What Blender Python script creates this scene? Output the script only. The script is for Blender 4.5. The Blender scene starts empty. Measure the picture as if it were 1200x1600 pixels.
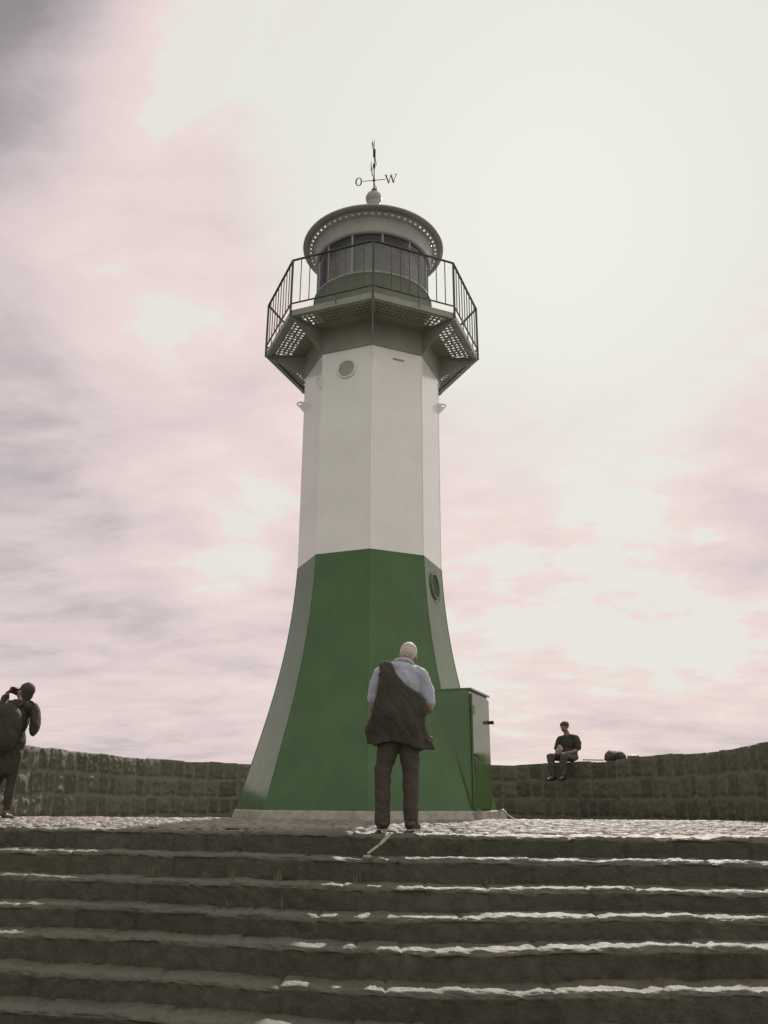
import bpy, bmesh, math, random
import numpy as np
from mathutils import Vector, Matrix
R = math.radians
S = bpy.context.scene
COL = S.collection
random.seed(7); RNG = np.random.default_rng(7)

# ---------------------------------------------------------------- camera
EYE = 0.246
PITCH, ROLL = 19.45, 0.30
cd = bpy.data.cameras.new("camera"); cam = bpy.data.objects.new("camera", cd); COL.objects.link(cam)
cd.sensor_fit = 'VERTICAL'; cd.sensor_height = 36; cd.sensor_width = 27
cd.lens = 36*1280/1600; cd.clip_start = 0.05; cd.clip_end = 20000
cam.matrix_world = Matrix.Translation((0, 0, EYE)) @ Matrix.Rotation(R(90+PITCH), 4, 'X') @ Matrix.Rotation(R(ROLL), 4, 'Z')
S.camera = cam
S.view_settings.view_transform = 'Standard'; S.view_settings.look = 'None'
S.view_settings.gamma = 1; S.view_settings.exposure = 0.0

# ---------------------------------------------------------------- sun and sky
SUN_AZ, SUN_EL = 14.0, 40.0
SD = Vector((math.sin(R(SUN_AZ))*math.cos(R(SUN_EL)), math.cos(R(SUN_AZ))*math.cos(R(SUN_EL)), math.sin(R(SUN_EL))))
sl = bpy.data.lights.new("sun", 'SUN'); sl.energy = 5.0; sl.angle = R(0.6); sl.color = (1, .93, .86)
so = bpy.data.objects.new("sun", sl); COL.objects.link(so)
so.rotation_euler = (-SD).to_track_quat('-Z', 'Y').to_euler()

W = bpy.data.worlds.new("World"); S.world = W; W.use_nodes = True
nt = W.node_tree; nt.nodes.clear()
def N(tree, t, **kw):
    n = tree.nodes.new(t)
    for k, v in kw.items(): setattr(n, k, v)
    return n
def setin(tree, node, i, v):
    if isinstance(v, bpy.types.NodeSocket): tree.links.new(v, node.inputs[i])
    elif v is not None: node.inputs[i].default_value = v
def MA(tree, op, a, b=None, c=None, clamp=False):
    n = N(tree, 'ShaderNodeMath', operation=op); n.use_clamp = clamp
    setin(tree, n, 0, a); setin(tree, n, 1, b); setin(tree, n, 2, c)
    return n.outputs[0]
def VM(tree, op, a, b=None, out=0):
    n = N(tree, 'ShaderNodeVectorMath', operation=op)
    setin(tree, n, 0, a); setin(tree, n, 1, b)
    return n.outputs[out]
def MR(tree, v, a, b, c=0., d=1., smooth=True):
    n = N(tree, 'ShaderNodeMapRange'); n.interpolation_type = 'SMOOTHSTEP' if smooth else 'LINEAR'
    setin(tree, n, 0, v)
    for i, x in zip((1, 2, 3, 4), (a, b, c, d)): setin(tree, n, i, x)
    return n.outputs[0]
def MIX(tree, f, a, b):
    n = N(tree, 'ShaderNodeMix', data_type='RGBA')
    setin(tree, n, 0, f); setin(tree, n, 6, a); setin(tree, n, 7, b)
    return n.outputs[2]
def NOISE(tree, vec, scale, detail=4, rough=.5, dist=0.):
    n = N(tree, 'ShaderNodeTexNoise')
    if vec is not None: tree.links.new(vec, n.inputs['Vector'])
    n.inputs['Scale'].default_value = scale; n.inputs['Detail'].default_value = detail
    n.inputs['Roughness'].default_value = rough; n.inputs['Distortion'].default_value = dist
    return n.outputs[0]
def skyvec(az, el): return (math.sin(R(az))*math.cos(R(el)), math.cos(R(az))*math.cos(R(el)), math.sin(R(el)))

tc = N(nt, 'ShaderNodeTexCoord'); d = VM(nt, 'NORMALIZE', tc.outputs['Generated'])
sep = N(nt, 'ShaderNodeSeparateXYZ'); nt.links.new(d, sep.inputs[0])
zc = MA(nt, 'ADD', MA(nt, 'MAXIMUM', sep.outputs[2], 0.), .22)
comb = N(nt, 'ShaderNodeCombineXYZ')
nt.links.new(MA(nt, 'DIVIDE', sep.outputs[0], zc), comb.inputs[0])
nt.links.new(MA(nt, 'DIVIDE', sep.outputs[1], zc), comb.inputs[1])
pl = VM(nt, 'ADD', comb.outputs[0], (3.1, 1.7, 0))
big = NOISE(nt, pl, 1.0, 6, .56, .5)
fine = NOISE(nt, VM(nt, 'MULTIPLY', pl, (1.0, 1.5, 1)), 3.2, 7, .6, .25)
cloud = MA(nt, 'ADD', MA(nt, 'MULTIPLY', big, .52), MA(nt, 'MULTIPLY', fine, .48))
cosang = VM(nt, 'DOT_PRODUCT', d, tuple(SD), out=1)
cloud = MA(nt, 'ADD', cloud, MR(nt, cosang, .70, .96, -.02, .03, False))
# banks of thicker and thinner cloud around the dome: (azimuth, elevation, half width deg, amount)
for az, el, wd, am in [(-37, 47, 14, -.27), (-29, 22, 10, -.08), (-12.5, 18.5, 7, .13), (-11, 14, 5, .05), (-6, 44, 14, -.03), (18, 12, 9, .065), (6, 14, 6, .07),
                       (24, 10, 7, .06), (-16, 4, 13, -.05), (22, 19, 8, -.02), (-55, 30, 30, -.16), (70, 35, 45, .16), (20, 3, 9, -.02)]:  # the two widest, centred outside the view, are added to steer tower reflections
    c = VM(nt, 'DOT_PRODUCT', d, skyvec(az, el), out=1)
    m = MR(nt, c, math.cos(R(wd)), 1.0)
    cloud = MA(nt, 'ADD', cloud, MA(nt, 'MULTIPLY', m, am))
rp = N(nt, 'ShaderNodeValToRGB'); nt.links.new(cloud, rp.inputs[0])
cr = rp.color_ramp
for i, (p, c) in enumerate([(.18, (.30, .275, .285)), (.31, (.52, .455, .47)), (.41, (.71, .60, .605)), (.49, (.80, .665, .65)), (.555, (.86, .715, .68)), (.585, (.82, .80, .745))]):
    e = cr.elements[i] if i < 2 else cr.elements.new(p)
    e.position = p; e.color = (*c, 1)
glow = MR(nt, MA(nt, 'ADD', cosang, MA(nt, 'MULTIPLY', MA(nt, 'SUBTRACT', big, .5), .12)), .93, .978)
glow = MA(nt, 'MULTIPLY', glow, 1.0)
skycol = MIX(nt, glow, rp.outputs[0], (.80, .81, .75, 1))
# away from the sun, an unseen paler neutral veil added to fill shaded faces
back = MR(nt, cosang, -.35, .55)
veil = MIX(nt, MR(nt, big, .35, .65), (.66, .67, .60, 1), (.92, .92, .84, 1))
skycol = MIX(nt, back, veil, skycol)
# unseen sky dimmed at left, brightened at right, added to shape tower reflections
mL = MR(nt, VM(nt, 'DOT_PRODUCT', d, skyvec(-80, 20), out=1), .66, .95); mR_ = MR(nt, VM(nt, 'DOT_PRODUCT', d, skyvec(86, 16), out=1), .72, .97)
fac = MA(nt, 'ADD', MA(nt, 'SUBTRACT', 1.0, MA(nt, 'MULTIPLY', mL, .42)), MA(nt, 'MULTIPLY', mR_, .55))
skycol = VM(nt, 'SCALE', skycol); nt.links.new(fac, skycol.node.inputs['Scale'])
nis = N(nt, 'ShaderNodeTexSky', sky_type='NISHITA'); nis.sun_disc = False
nis.sun_elevation = R(SUN_EL); nis.sun_rotation = R(SUN_AZ); nis.dust_density = 3
bg1 = N(nt, 'ShaderNodeBackground'); nt.links.new(nis.outputs[0], bg1.inputs[0]); bg1.inputs[1].default_value = .05
bg2 = N(nt, 'ShaderNodeBackground'); nt.links.new(skycol, bg2.inputs[0]); bg2.inputs[1].default_value = 1.0
ms = N(nt, 'ShaderNodeMixShader'); ms.inputs[0].default_value = .95
nt.links.new(bg1.outputs[0], ms.inputs[1]); nt.links.new(bg2.outputs[0], ms.inputs[2])
wo = N(nt, 'ShaderNodeOutputWorld'); nt.links.new(ms.outputs[0], wo.inputs[0])

# ---------------------------------------------------------------- helpers
def tag(o, label=None, cat=None, group=None, kind=None):
    if label: o['label'] = label
    if cat: o['category'] = cat
    if group: o['group'] = group
    if kind: o['kind'] = kind
    return o
def empty(name, loc=(0, 0, 0), rz=0):
    o = bpy.data.objects.new(name, None); COL.objects.link(o); o.location = loc; o.rotation_euler = (0, 0, rz)
    o.empty_display_size = .2; return o
def link(name, me, m=None, parent=None):
    o = bpy.data.objects.new(name, me); COL.objects.link(o)
    if m is not None and not me.materials: me.materials.append(m)
    if parent is not None: o.parent = parent
    return o
def bobj(name, bm, m, parent=None, smooth=False):
    bmesh.ops.recalc_face_normals(bm, faces=bm.faces)
    me = bpy.data.meshes.new(name); bm.to_mesh(me); bm.free()
    if smooth:
        for p in me.polygons: p.use_smooth = True
    return link(name, me, m, parent)
def gridmesh(name, P, m, parent=None, attrs=None, smooth=True):
    """P: (nu, nv, 3) array of points, one sheet."""
    nu, nv = P.shape[:2]
    idx = np.arange(nu*nv).reshape(nu, nv)
    q = np.stack([idx[:-1, :-1], idx[1:, :-1], idx[1:, 1:], idx[:-1, 1:]], -1).reshape(-1, 4)
    me = bpy.data.meshes.new(name)
    me.vertices.add(nu*nv); me.vertices.foreach_set('co', P.reshape(-1).astype(np.float32))
    me.loops.add(q.size); me.loops.foreach_set('vertex_index', q.reshape(-1).astype(np.int32))
    me.polygons.add(len(q)); me.polygons.foreach_set('loop_start', (np.arange(len(q))*4).astype(np.int32))
    me.update(calc_edges=True)
    if smooth: me.polygons.foreach_set('use_smooth', np.ones(len(q), bool))
    for k, a in (attrs or {}).items():
        at = me.attributes.new(k, 'FLOAT', 'POINT'); at.data.foreach_set('value', a.reshape(-1).astype(np.float32))
    me.validate()
    return link(name, me, m, parent)
def H2(ix, iy, seed=0):
    v = np.sin(ix*127.1+iy*311.7+seed*74.7)*43758.5453
    return v-np.floor(v)
def vnoise(x, y, seed=0):
    ix, iy = np.floor(x), np.floor(y); fx, fy = x-ix, y-iy
    fx = fx*fx*(3-2*fx); fy = fy*fy*(3-2*fy)
    a, b = H2(ix, iy, seed), H2(ix+1, iy, seed); c, e = H2(ix, iy+1, seed), H2(ix+1, iy+1, seed)
    return (a+(b-a)*fx)*(1-fy)+(c+(e-c)*fx)*fy
def fbm(x, y, seed=0, o=4):
    s = 0; a = .5; t = 0
    for i in range(o):
        s = s+a*(vnoise(x*2**i, y*2**i, seed+i*13)-.5); t += a; a *= .55
    return s/t
def vor(x, y, jit=.8, seed=0):
    ix, iy = np.floor(x), np.floor(y); f1 = np.full(x.shape, 9.); f2 = np.full(x.shape, 9.); cid = np.zeros(x.shape)
    for dx in (-1, 0, 1):
        for dy in (-1, 0, 1):
            cx, cy = ix+dx, iy+dy
            px = cx+.5+jit*(H2(cx, cy, seed)-.5); py = cy+.5+jit*(H2(cx, cy, seed+5)-.5)
            dd = np.hypot(x-px, y-py); near = dd < f1
            f2 = np.where(near, f1, np.minimum(f2, dd)); cid = np.where(near, H2(cx, cy, seed+9), cid); f1 = np.where(near, dd, f1)
    return f1, f2, cid
def sstep(x, a, b):
    t = np.clip((x-a)/(b-a), 0, 1); return t*t*(3-2*t)
def add_box(bm, c, s, rot=None):
    g = bmesh.ops.create_cube(bm, size=1)['verts']
    M = Matrix.Translation(c) @ (rot.to_4x4() if rot else Matrix()) @ Matrix.Diagonal((*s, 1))
    bmesh.ops.transform(bm, matrix=M, verts=g); return g
def add_bar(bm, a, b, w, h=None, up=(0, 0, 1)):
    a, b = Vector(a), Vector(b); h = h or w
    dv = (b-a); L = dv.length; z = dv.normalized(); x = Vector(up).cross(z)
    if x.length < 1e-4: x = Vector((1, 0, 0)).cross(z)
    x.normalize(); y = z.cross(x)
    rot = Matrix((x, y, z)).transposed()
    add_box(bm, (a+b)/2, (w, h, L), rot)
def add_tube(bm, pts, r, n=8, caps=True):
    pts = [Vector(p) for p in pts]; rr = r if hasattr(r, '__len__') else [r]*len(pts)
    rings = []; prev = None
    for i, p in enumerate(pts):
        t = (pts[min(i+1, len(pts)-1)]-pts[max(i-1, 0)]).normalized()
        if prev is None:
            x = t.orthogonal().normalized()
        else:
            x = (prev-t*prev.dot(t)).normalized()
        prev = x; y = t.cross(x)
        rings.append([bm.verts.new(p+(x*math.cos(2*math.pi*k/n)+y*math.sin(2*math.pi*k/n))*rr[i]) for k in range(n)])
    for a, b in zip(rings[:-1], rings[1:]):
        for k in range(n): bm.faces.new((a[k], a[(k+1) % n], b[(k+1) % n], b[k]))
    if caps: bm.faces.new(rings[0][::-1]); bm.faces.new(rings[-1])
def add_lathe(bm, prof, n=48, c=(0, 0), phase=0, closed=False):
    rings = []
    for r, z in prof:
        rings.append([bm.verts.new((c[0]+r*math.sin(phase+2*math.pi*k/n), c[1]-r*math.cos(phase+2*math.pi*k/n), z)) for k in range(n)])
    pairs = list(zip(rings[:-1], rings[1:]))
    if closed: pairs.append((rings[-1], rings[0]))
    for a, b in pairs:
        for k in range(n): bm.faces.new((a[k], a[(k+1) % n], b[(k+1) % n], b[k]))
    return rings

# ---------------------------------------------------------------- materials
def mat(name, c1, c2=None, scale=4., rough=.6, rv=.1, bump=.0, bscale=60., metal=0., spec=.5, detail=5, coat=0., bdist=.01):
    m = bpy.data.materials.new(name); m.use_nodes = True; t = m.node_tree; t.nodes.clear()
    o = N(t, 'ShaderNodeOutputMaterial'); p = N(t, 'ShaderNodeBsdfPrincipled'); t.links.new(p.outputs[0], o.inputs[0])
    g = N(t, 'ShaderNodeNewGeometry').outputs['Position']
    n = NOISE(t, g, scale, detail, .6)
    c2 = c2 or tuple(x*.75 for x in c1)
    t.links.new(MIX(t, MR(t, n, .32, .68), (*c1, 1), (*c2, 1)), p.inputs['Base Color'])
    t.links.new(MR(t, NOISE(t, g, scale*2.3, 4), .3, .7, max(0, rough-rv), min(1, rough+rv)), p.inputs['Roughness'])
    p.inputs['Metallic'].default_value = metal; p.inputs['Specular IOR Level'].default_value = spec
    p.inputs['Coat Weight'].default_value = coat; p.inputs['Coat Roughness'].default_value = .12
    if bump:
        b = N(t, 'ShaderNodeBump'); b.inputs['Strength'].default_value = bump; b.inputs['Distance'].default_value = bdist
        t.links.new(NOISE(t, g, bscale, 6, .65), b.inputs['Height']); t.links.new(b.outputs[0], p.inputs['Normal'])
    return m
def stone_mat(name, dark, light, mortar=None, rough=.6, bump=.6, spec=.4):
    m = bpy.data.materials.new(name); m.use_nodes = True; t = m.node_tree; t.nodes.clear()
    o = N(t, 'ShaderNodeOutputMaterial'); p = N(t, 'ShaderNodeBsdfPrincipled'); t.links.new(p.outputs[0], o.inputs[0])
    g = N(t, 'ShaderNodeNewGeometry').outputs['Position']
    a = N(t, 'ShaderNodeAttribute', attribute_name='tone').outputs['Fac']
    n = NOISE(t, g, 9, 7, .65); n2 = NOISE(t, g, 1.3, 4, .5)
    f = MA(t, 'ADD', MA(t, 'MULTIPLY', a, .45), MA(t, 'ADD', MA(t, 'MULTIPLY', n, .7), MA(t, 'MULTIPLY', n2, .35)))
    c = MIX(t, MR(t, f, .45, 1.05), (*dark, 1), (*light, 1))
    sp = MR(t, NOISE(t, g, 90, 3, .7), .58, .72)
    c = MIX(t, MA(t, 'MULTIPLY', sp, .35), c, (light[0]*1.5, light[1]*1.5, light[2]*1.45, 1))
    if mortar:
        mo = N(t, 'ShaderNodeAttribute', attribute_name='mortar').outputs['Fac']
        c = MIX(t, mo, c, (*mortar, 1))
    t.links.new(c, p.inputs['Base Color'])
    t.links.new(MR(t, n, .3, .7, rough-.12, rough+.15), p.inputs['Roughness']); p.inputs['Specular IOR Level'].default_value = spec
    b = N(t, 'ShaderNodeBump'); b.inputs['Strength'].default_value = bump; b.inputs['Distance'].default_value = .02
    t.links.new(MA(t, 'ADD', NOISE(t, g, 28, 8, .7), MA(t, 'MULTIPLY', NOISE(t, g, 130, 4, .6), .3)), b.inputs['Height'])
    t.links.new(b.outputs[0], p.inputs['Normal'])
    return m
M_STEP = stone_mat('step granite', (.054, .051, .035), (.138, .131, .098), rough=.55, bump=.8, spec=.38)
M_COB = stone_mat('cobble granite', (.16, .14, .12), (.29, .255, .225), mortar=(.045, .04, .032), rough=.6, bump=.6, spec=.22)
M_WALL = stone_mat('sea wall stone', (.095, .091, .066), (.15, .144, .107), mortar=(.18, .173, .132), rough=.7, bump=.8, spec=.25)
M_GREEN = mat('green tower paint', (.096, .165, .078), (.082, .142, .067), 2.2, .16, .05, .10, 55, coat=.0, spec=.14, bdist=.004)
M_BOX = mat('green gloss paint', (.078, .145, .052), (.068, .128, .045), 2.2, .09, .03, .08, 55, coat=.0, spec=.5, bdist=.004)
M_WHITE = mat('white gloss paint', (.80, .775, .75), (.74, .715, .69), 1.6, .2, .05, .12, 55, coat=.6, spec=.6, bdist=.004)
M_CONC = mat('plinth concrete', (.42, .40, .34), (.29, .275, .225), 7, .8, .1, .6, 70)
M_HAZEGREEN = mat('hazed green gallery paint', (.28, .29, .24), (.23, .24, .20), 3, .4, .1, .15, 50)  # green paled and greyed, veiling glare put into the colour
M_RAIL = mat('dark railing paint', (.05, .05, .038), (.035, .035, .028), 6, .35, .1)
M_LANT = mat('hazed green lantern paint', (.29, .32, .26), (.25, .27, .22), 3, .4, .1, .15, 60)  # lightened so the paint itself carries the lens haze
M_ROOF = mat('grey painted roof metal', (.37, .36, .34), (.30, .29, .275), 2.5, .38, .1, .2, 40)  # roof grey raised to include the veiling glare
M_LENS = mat('lamp curtain', (.42, .41, .40), (.34, .33, .32), 6, .3, .1)
M_IRON = mat('dark vane iron', (.05, .042, .03), (.08, .06, .04), 30, .8, .1, spec=.15)
M_LETTER = mat('copper letters', (.22, .12, .085), (.15, .09, .07), 30, .8, .1, spec=.15)

def glass_mat(name, tint=(.9, .9, .9), a=.9):
    m = bpy.data.materials.new(name); m.use_nodes = True; t = m.node_tree; t.nodes.clear()
    o = N(t, 'ShaderNodeOutputMaterial'); tr = N(t, 'ShaderNodeBsdfTransparent'); tr.inputs[0].default_value = (*tint, 1)
    gl = N(t, 'ShaderNodeBsdfGlossy'); gl.inputs['Roughness'].default_value = .05
    fr = N(t, 'ShaderNodeFresnel'); fr.inputs[0].default_value = 1.5
    mx = N(t, 'ShaderNodeMixShader'); t.links.new(fr.outputs[0], mx.inputs[0])
    t.links.new(tr.outputs[0], mx.inputs[1]); t.links.new(gl.outputs[0], mx.inputs[2]); t.links.new(mx.outputs[0], o.inputs[0])
    return m
M_GLASS = glass_mat('lantern glass')

# ---------------------------------------------------------------- stairs, platform
XE = np.array([-12, -8, -3.9, -2.5, -1.2, 0, 1.1, 2.1, 3.1, 6, 12.])
YE = np.array([9.6, 9.35, 8.62, 8.4, 8.1, 7.73, 7.48, 7.35, 7.28, 7.15, 7.1])
HT = {0: (.255, .265, .275, .27), 1: (.44, .453, .431, .44), 2: (.633, .641, .607, .62), 3: (.81, .82, .747, .76),
      4: (.993, .982, .90, .89), 5: (1.17, 1.181, 1.09, 1.07), 6: (1.345, 1.35, 1.26, 1.25), 7: (1.52, 1.52, 1.44, 1.43)}
GROUND = EYE-1.64
xs_fine = np.concatenate([np.arange(-11, -5, .06), np.arange(-5, 5, .014), np.arange(5, 11.01, .06)])
_c = np.cumsum(np.r_[0, np.ones(5)])
def edgeY(x): 
    # smooth interpolation
    k = np.linspace(-.5, .5, 7); return sum(np.interp(x+t, XE, YE) for t in k)/7
def edgeH(k, x):
    v = HT[k]; q = np.linspace(-.4, .4, 5)
    return sum(np.interp(x+t, [-3.7, 0, 1.9, 3.1], v) for t in q)/5
TREAD = .33
steps = tag(empty('stone_steps', (0, 0, GROUND)), 'wide flight of worn dark granite steps climbing to the lighthouse platform', 'steps')
for k in range(8):
    x = xs_fine; rs = np.random.default_rng(40+k)
    L = []; p = -11.5
    while p < 11.5:
        L.append(p); p += rs.uniform(.3, 1.1)
    J = np.array(L); bi = np.searchsorted(J, x)-1; bi = np.clip(bi, 0, len(J)-1)
    dz = rs.uniform(-.005, .006, len(J)+1)[bi]; dyb = rs.uniform(-.009, .010, len(J)+1)[bi]; tilt = rs.uniform(-.008, .008, len(J)+1)[bi]
    tone = rs.uniform(0, 1, len(J)+1)[bi]
    loc = x-J[bi]; nxt = np.append(J, 12.5)[bi+1]-x
    dj = np.minimum(loc, nxt)
    chip = fbm(x*3.1, x*0+k*7.3, 3, 5)*.05+fbm(x*14, x*0+k*3.3, 4, 3)*.018
    zt = EYE-edgeH(k, x)+dz+tilt*(loc-.4)+fbm(x*6, x*0+k*5.1, 12, 4)*.022
    zb = EYE-(edgeH(k+1, x) if k < 7 else edgeH(7, x)+.17)-.06
    ye = edgeY(x)-TREAD*k+dyb*.7+chip*.7
    prof = []
    nt_, nc_, nr_ = 16, 8, 16
    for j in range(nt_): prof.append((0, 1-j/nt_))                # tread from back to front
    for j in range(nc_): prof.append((1, (j+.5)/nc_))             # worn nosing
    for j in range(nr_+1): prof.append((2, j/nr_))                # riser
    rad = .028+.012*vnoise(x*2.3, x*0+k, 8)
    P = np.zeros((len(x), len(prof), 3)); T = np.zeros((len(x), len(prof)))
    depth = .42 if k else .55
    for j, (s, u) in enumerate(prof):
        if s == 0: yy = ye+rad+u*(depth-rad); zz = zt+0*x; ny, nz = 0, 1
        elif s == 1:
            a = u*math.pi/2; yy = ye+rad-rad*math.sin(a); zz = zt-rad+rad*math.cos(a); ny, nz = -math.sin(a), math.cos(a)
        else: yy = ye+0*x; zz = (zt-rad)*(1-u)+zb*u; ny, nz = -1, 0
        dist = (1-u)*depth if s == 0 else depth+u*.2
        n = fbm(x*4.5, zz*0+dist*5+k*11, 21+k, 5)*.045+fbm(x*17, dist*17+k*3+0*x, 33+k, 3)*.028
        if s == 0: n = n*(.55+.45*min(1, (1-u)*3))
        if s == 2: n = n*(1-.5*min(1, u*4))
        g = -np.exp(-(dj/.014)**2)*.014
        if s == 0 and u > .85: g = g-.02*(u-.85)/.15
        P[:, j, 0] = x; P[:, j, 1] = yy+ny*(n+g); P[:, j, 2] = zz+nz*(n*.75+g)
        T[:, j] = tone*.2+(.12 if s == 2 else .85)       # skylight on the tops put into the colour: paler treads, darker risers
    P[:, :, 2] -= GROUND
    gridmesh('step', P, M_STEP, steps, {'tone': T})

# cobbled platform: rises a hand's breadth to the tower and falls away behind it
def platZ(X, Y):
    v = Y-edgeY(X)
    z0 = EYE-edgeH(0, X)
    z = z0+(0.0-z0)*sstep(v, .3, 2.6)
    return z-.024*np.clip(Y-12.0, 0, 8)
vx = np.concatenate([np.arange(-11, -6, .12), np.arange(-6, 6, .022), np.arange(6, 11.01, .12)])
vv = np.concatenate([np.arange(.33, 4.6, .022), np.arange(4.6, 13.5, .10)])
X, V = np.meshgrid(vx, vv, indexing='ij'); Y = edgeY(X)+V
f1, f2, cid = vor(X/.17+.25*fbm(X*2, Y*2, 4), Y/.12, .75, 3)
e = f2-f1
Z = platZ(X, Y)+.046*sstep(e, .02, .42)-.024+(cid-.5)*.016+fbm(X*22, Y*22, 61, 3)*.010+fbm(X*1.3, Y*1.3, 62, 3)*.02
Z -= .02*sstep(-V, -.40, -.33)
plat = gridmesh('platform_pavement', np.stack([X, Y, Z], -1), M_COB, None, {'tone': cid, 'mortar': 1-sstep(e, .06, .2)})
tag(plat, kind='structure')
bm = bmesh.new(); 
for (x0, y0, x1, y1, z) in [(-60, -60, 60, 5.4, GROUND)]:
    bm.faces.new([bm.verts.new(v) for v in ((x0, y0, z), (x1, y0, z), (x1, y1, z), (x0, y1, z))])
o = bobj('lower_pavement', bm, M_COB); tag(o, kind='structure')
bm = bmesh.new(); bm.faces.new([bm.verts.new(v) for v in ((-6000, -6000, -4), (6000, -6000, -4), (6000, 6000, -4), (-6000, 6000, -4))])
M_WATER = mat('sea water', (.03, .045, .05), (.04, .06, .065), .2, .12, .03, .5, 2.0, bdist=.1)
tag(bobj('water', bm, M_WATER), kind='structure')
bm = bmesh.new(); add_box(bm, (0, 15.2, -2.3), (26, 12.0, 3.6)); tag(bobj('harbour_mole', bm, M_CONC), kind='structure')

# ---------------------------------------------------------------- curved sea wall
def catmull(P, step):
    P = np.array(P, float); out = []
    Q = np.vstack([2*P[0]-P[1], P, 2*P[-1]-P[-2]])
    for i in range(1, len(Q)-2):
        for t in np.linspace(0, 1, 60, endpoint=False):
            a, b, c, d_ = Q[i-1], Q[i], Q[i+1], Q[i+2]
            out.append(.5*((2*b)+(c-a)*t+(2*a-5*b+4*c-d_)*t*t+(3*b-a-3*c+d_)*t**3))
    out.append(P[-1]); out = np.array(out)
    s = np.r_[0, np.cumsum(np.hypot(*np.diff(out, axis=0).T))]
    n = int(s[-1]/step); ss = np.linspace(0, s[-1], n)
    return np.stack([np.interp(ss, s, out[:, 0]), np.interp(ss, s, out[:, 1])], 1), ss
WP = [(-9.5, 9.9), (-6.6, 10.0), (-5.45, 11.2), (-5.30, 12.6), (-5.02, 14.0), (-4.68, 15.3), (-4.2, 16.6), (-3.2, 17.8), (-1.6, 18.6), (.6, 18.9), (2.4, 18.4), (3.6, 17.1), (4.4, 15.4), (4.92, 13.2), (5.1, 11.2), (5.3, 9.2), (6.2, 8.0), (9.5, 7.8)]
wpts, ws = catmull(WP, .028)
tan = np.gradient(wpts, axis=0); tan /= np.hypot(tan[:, 0], tan[:, 1])[:, None]
nin = np.stack([tan[:, 1], -tan[:, 0]], 1)           # points into the courtyard
WTOP = EYE+.74
prof = []
nz_ = 52
for j in range(nz_): prof.append((0, j/(nz_-1)))
for j in range(1, 18): prof.append((1, j/17))
for j in range(1, 12): prof.append((2, j/11))
rowh = .335; WB = -.42
rs = np.random.default_rng(9)
bounds = []
for r_ in range(12):
    q = np.cumsum(rs.uniform(.22, .44, 190))-rs.uniform(0, .5); bounds.append(q)
P = np.zeros((len(ws), len(prof), 3)); MO = np.zeros((len(ws), len(prof))); TO = np.zeros_like(MO)
topz = WTOP+fbm(ws*1.1, ws*0, 71, 3)*.05
bq = bounds[9]; bi = np.searchsorted(bq, ws); topz = topz+rs.uniform(-.013, .013, len(bq)+2)[bi]
bprev = np.r_[-1, bq][bi]; bnext = np.r_[bq, 99][bi]; djt = np.minimum(np.abs(ws-bprev), np.abs(bnext-ws))
for j, (s, u) in enumerate(prof):
    if s == 0:
        zz = WB+(topz-WB)*u; off = 0*ws; h = WTOP-zz[0:1].mean()
        zr = (WTOP-(zz))+.09*fbm(ws*2.4, zz*2, 5, 3)
        row = np.clip(np.floor(zr/rowh), 0, 8).astype(int)
        dzr = np.minimum(zr-row*rowh, (row+1)*rowh-zr); dzr = np.where(row == 0, (row+1)*rowh-zr, dzr)
        dsr = np.zeros(len(ws)); ton = np.zeros(len(ws))
        for r_ in range(9):
            mk = row == r_
            if mk.any():
                b_ = bounds[9 if r_ == 0 else r_]; wsx = ws+.07*fbm(ws*2.5, zz*5, 9, 3)
                i_ = np.searchsorted(b_, wsx); lo = np.r_[-1, b_][i_]; hi = np.r_[b_, 99][i_]
                dsr = np.where(mk, np.minimum(wsx-lo, hi-wsx), dsr); ton = np.where(mk, H2(i_.astype(float), np.full(len(ws), float(r_)), 3), ton)
        e_ = np.minimum(dzr, dsr)
        dome = sstep(e_, .005, .075)
        n = dome*.026+(ton-.5)*.014*dome+fbm(ws*6, zz*6, 15, 4)*.04+fbm(ws*20, zz*20, 18, 3)*.05
        MO[:, j] = 1-sstep(e_, .008, .04); TO[:, j] = ton
        if u > .97: n = n*.4
        pos = wpts+nin*n[:, None]; P[:, j, 0] = pos[:, 0]; P[:, j, 1] = pos[:, 1]; P[:, j, 2] = zz
    elif s == 1:
        n = fbm(ws*5, u*3+0*ws, 25, 4)*.04-np.exp(-(djt/.02)**2)*.025
        pos = wpts-nin*(u*.6); P[:, j, 0] = pos[:, 0]; P[:, j, 1] = pos[:, 1]; P[:, j, 2] = topz+n*min(1, u*4+.35)
        TO[:, j] = .5
    else:
        zz = topz+(WB-3-topz)*u; pos = wpts-nin*.6; P[:, j, 0] = pos[:, 0]; P[:, j, 1] = pos[:, 1]; P[:, j, 2] = zz; TO[:, j] = .5
wall = gridmesh('sea_wall', P, M_WALL, None, {'mortar': MO, 'tone': TO})
tag(wall, 'low curved wall of dark squared stones around the lighthouse platform', 'wall')

# ---------------------------------------------------------------- lighthouse
TX, TY = -.23, 13.0
YAW = R(1.1)
LH = tag(empty('lighthouse', (TX, TY, 0), YAW), 'white over green octagonal lighthouse with railed gallery and grey domed lantern', 'lighthouse')
def vtx(a, r, z): return (r*math.sin(R(a)), -r*math.cos(R(a)), z)   # 0 faces the camera, + to the right
bm = bmesh.new(); rg = add_lathe(bm, [(2.06, -.3), (2.012, -.0), (1.975, .11), (1.955, .128), (1.5, .13)], 8)
bobj('plinth', bm, M_CONC, LH)
PROF = [(.11, 1.948), (.355, 1.876), (.768, 1.752), (1.06, 1.674), (1.35, 1.592), (1.77, 1.474), (2.266, 1.362), (2.809, 1.275), (3.371, 1.212), (3.838, 1.180)]
def tower_r(z): return float(np.interp(z, [p[0] for p in PROF], [p[1] for p in PROF]))
zs = np.linspace(.11, 3.838, 28)
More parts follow.
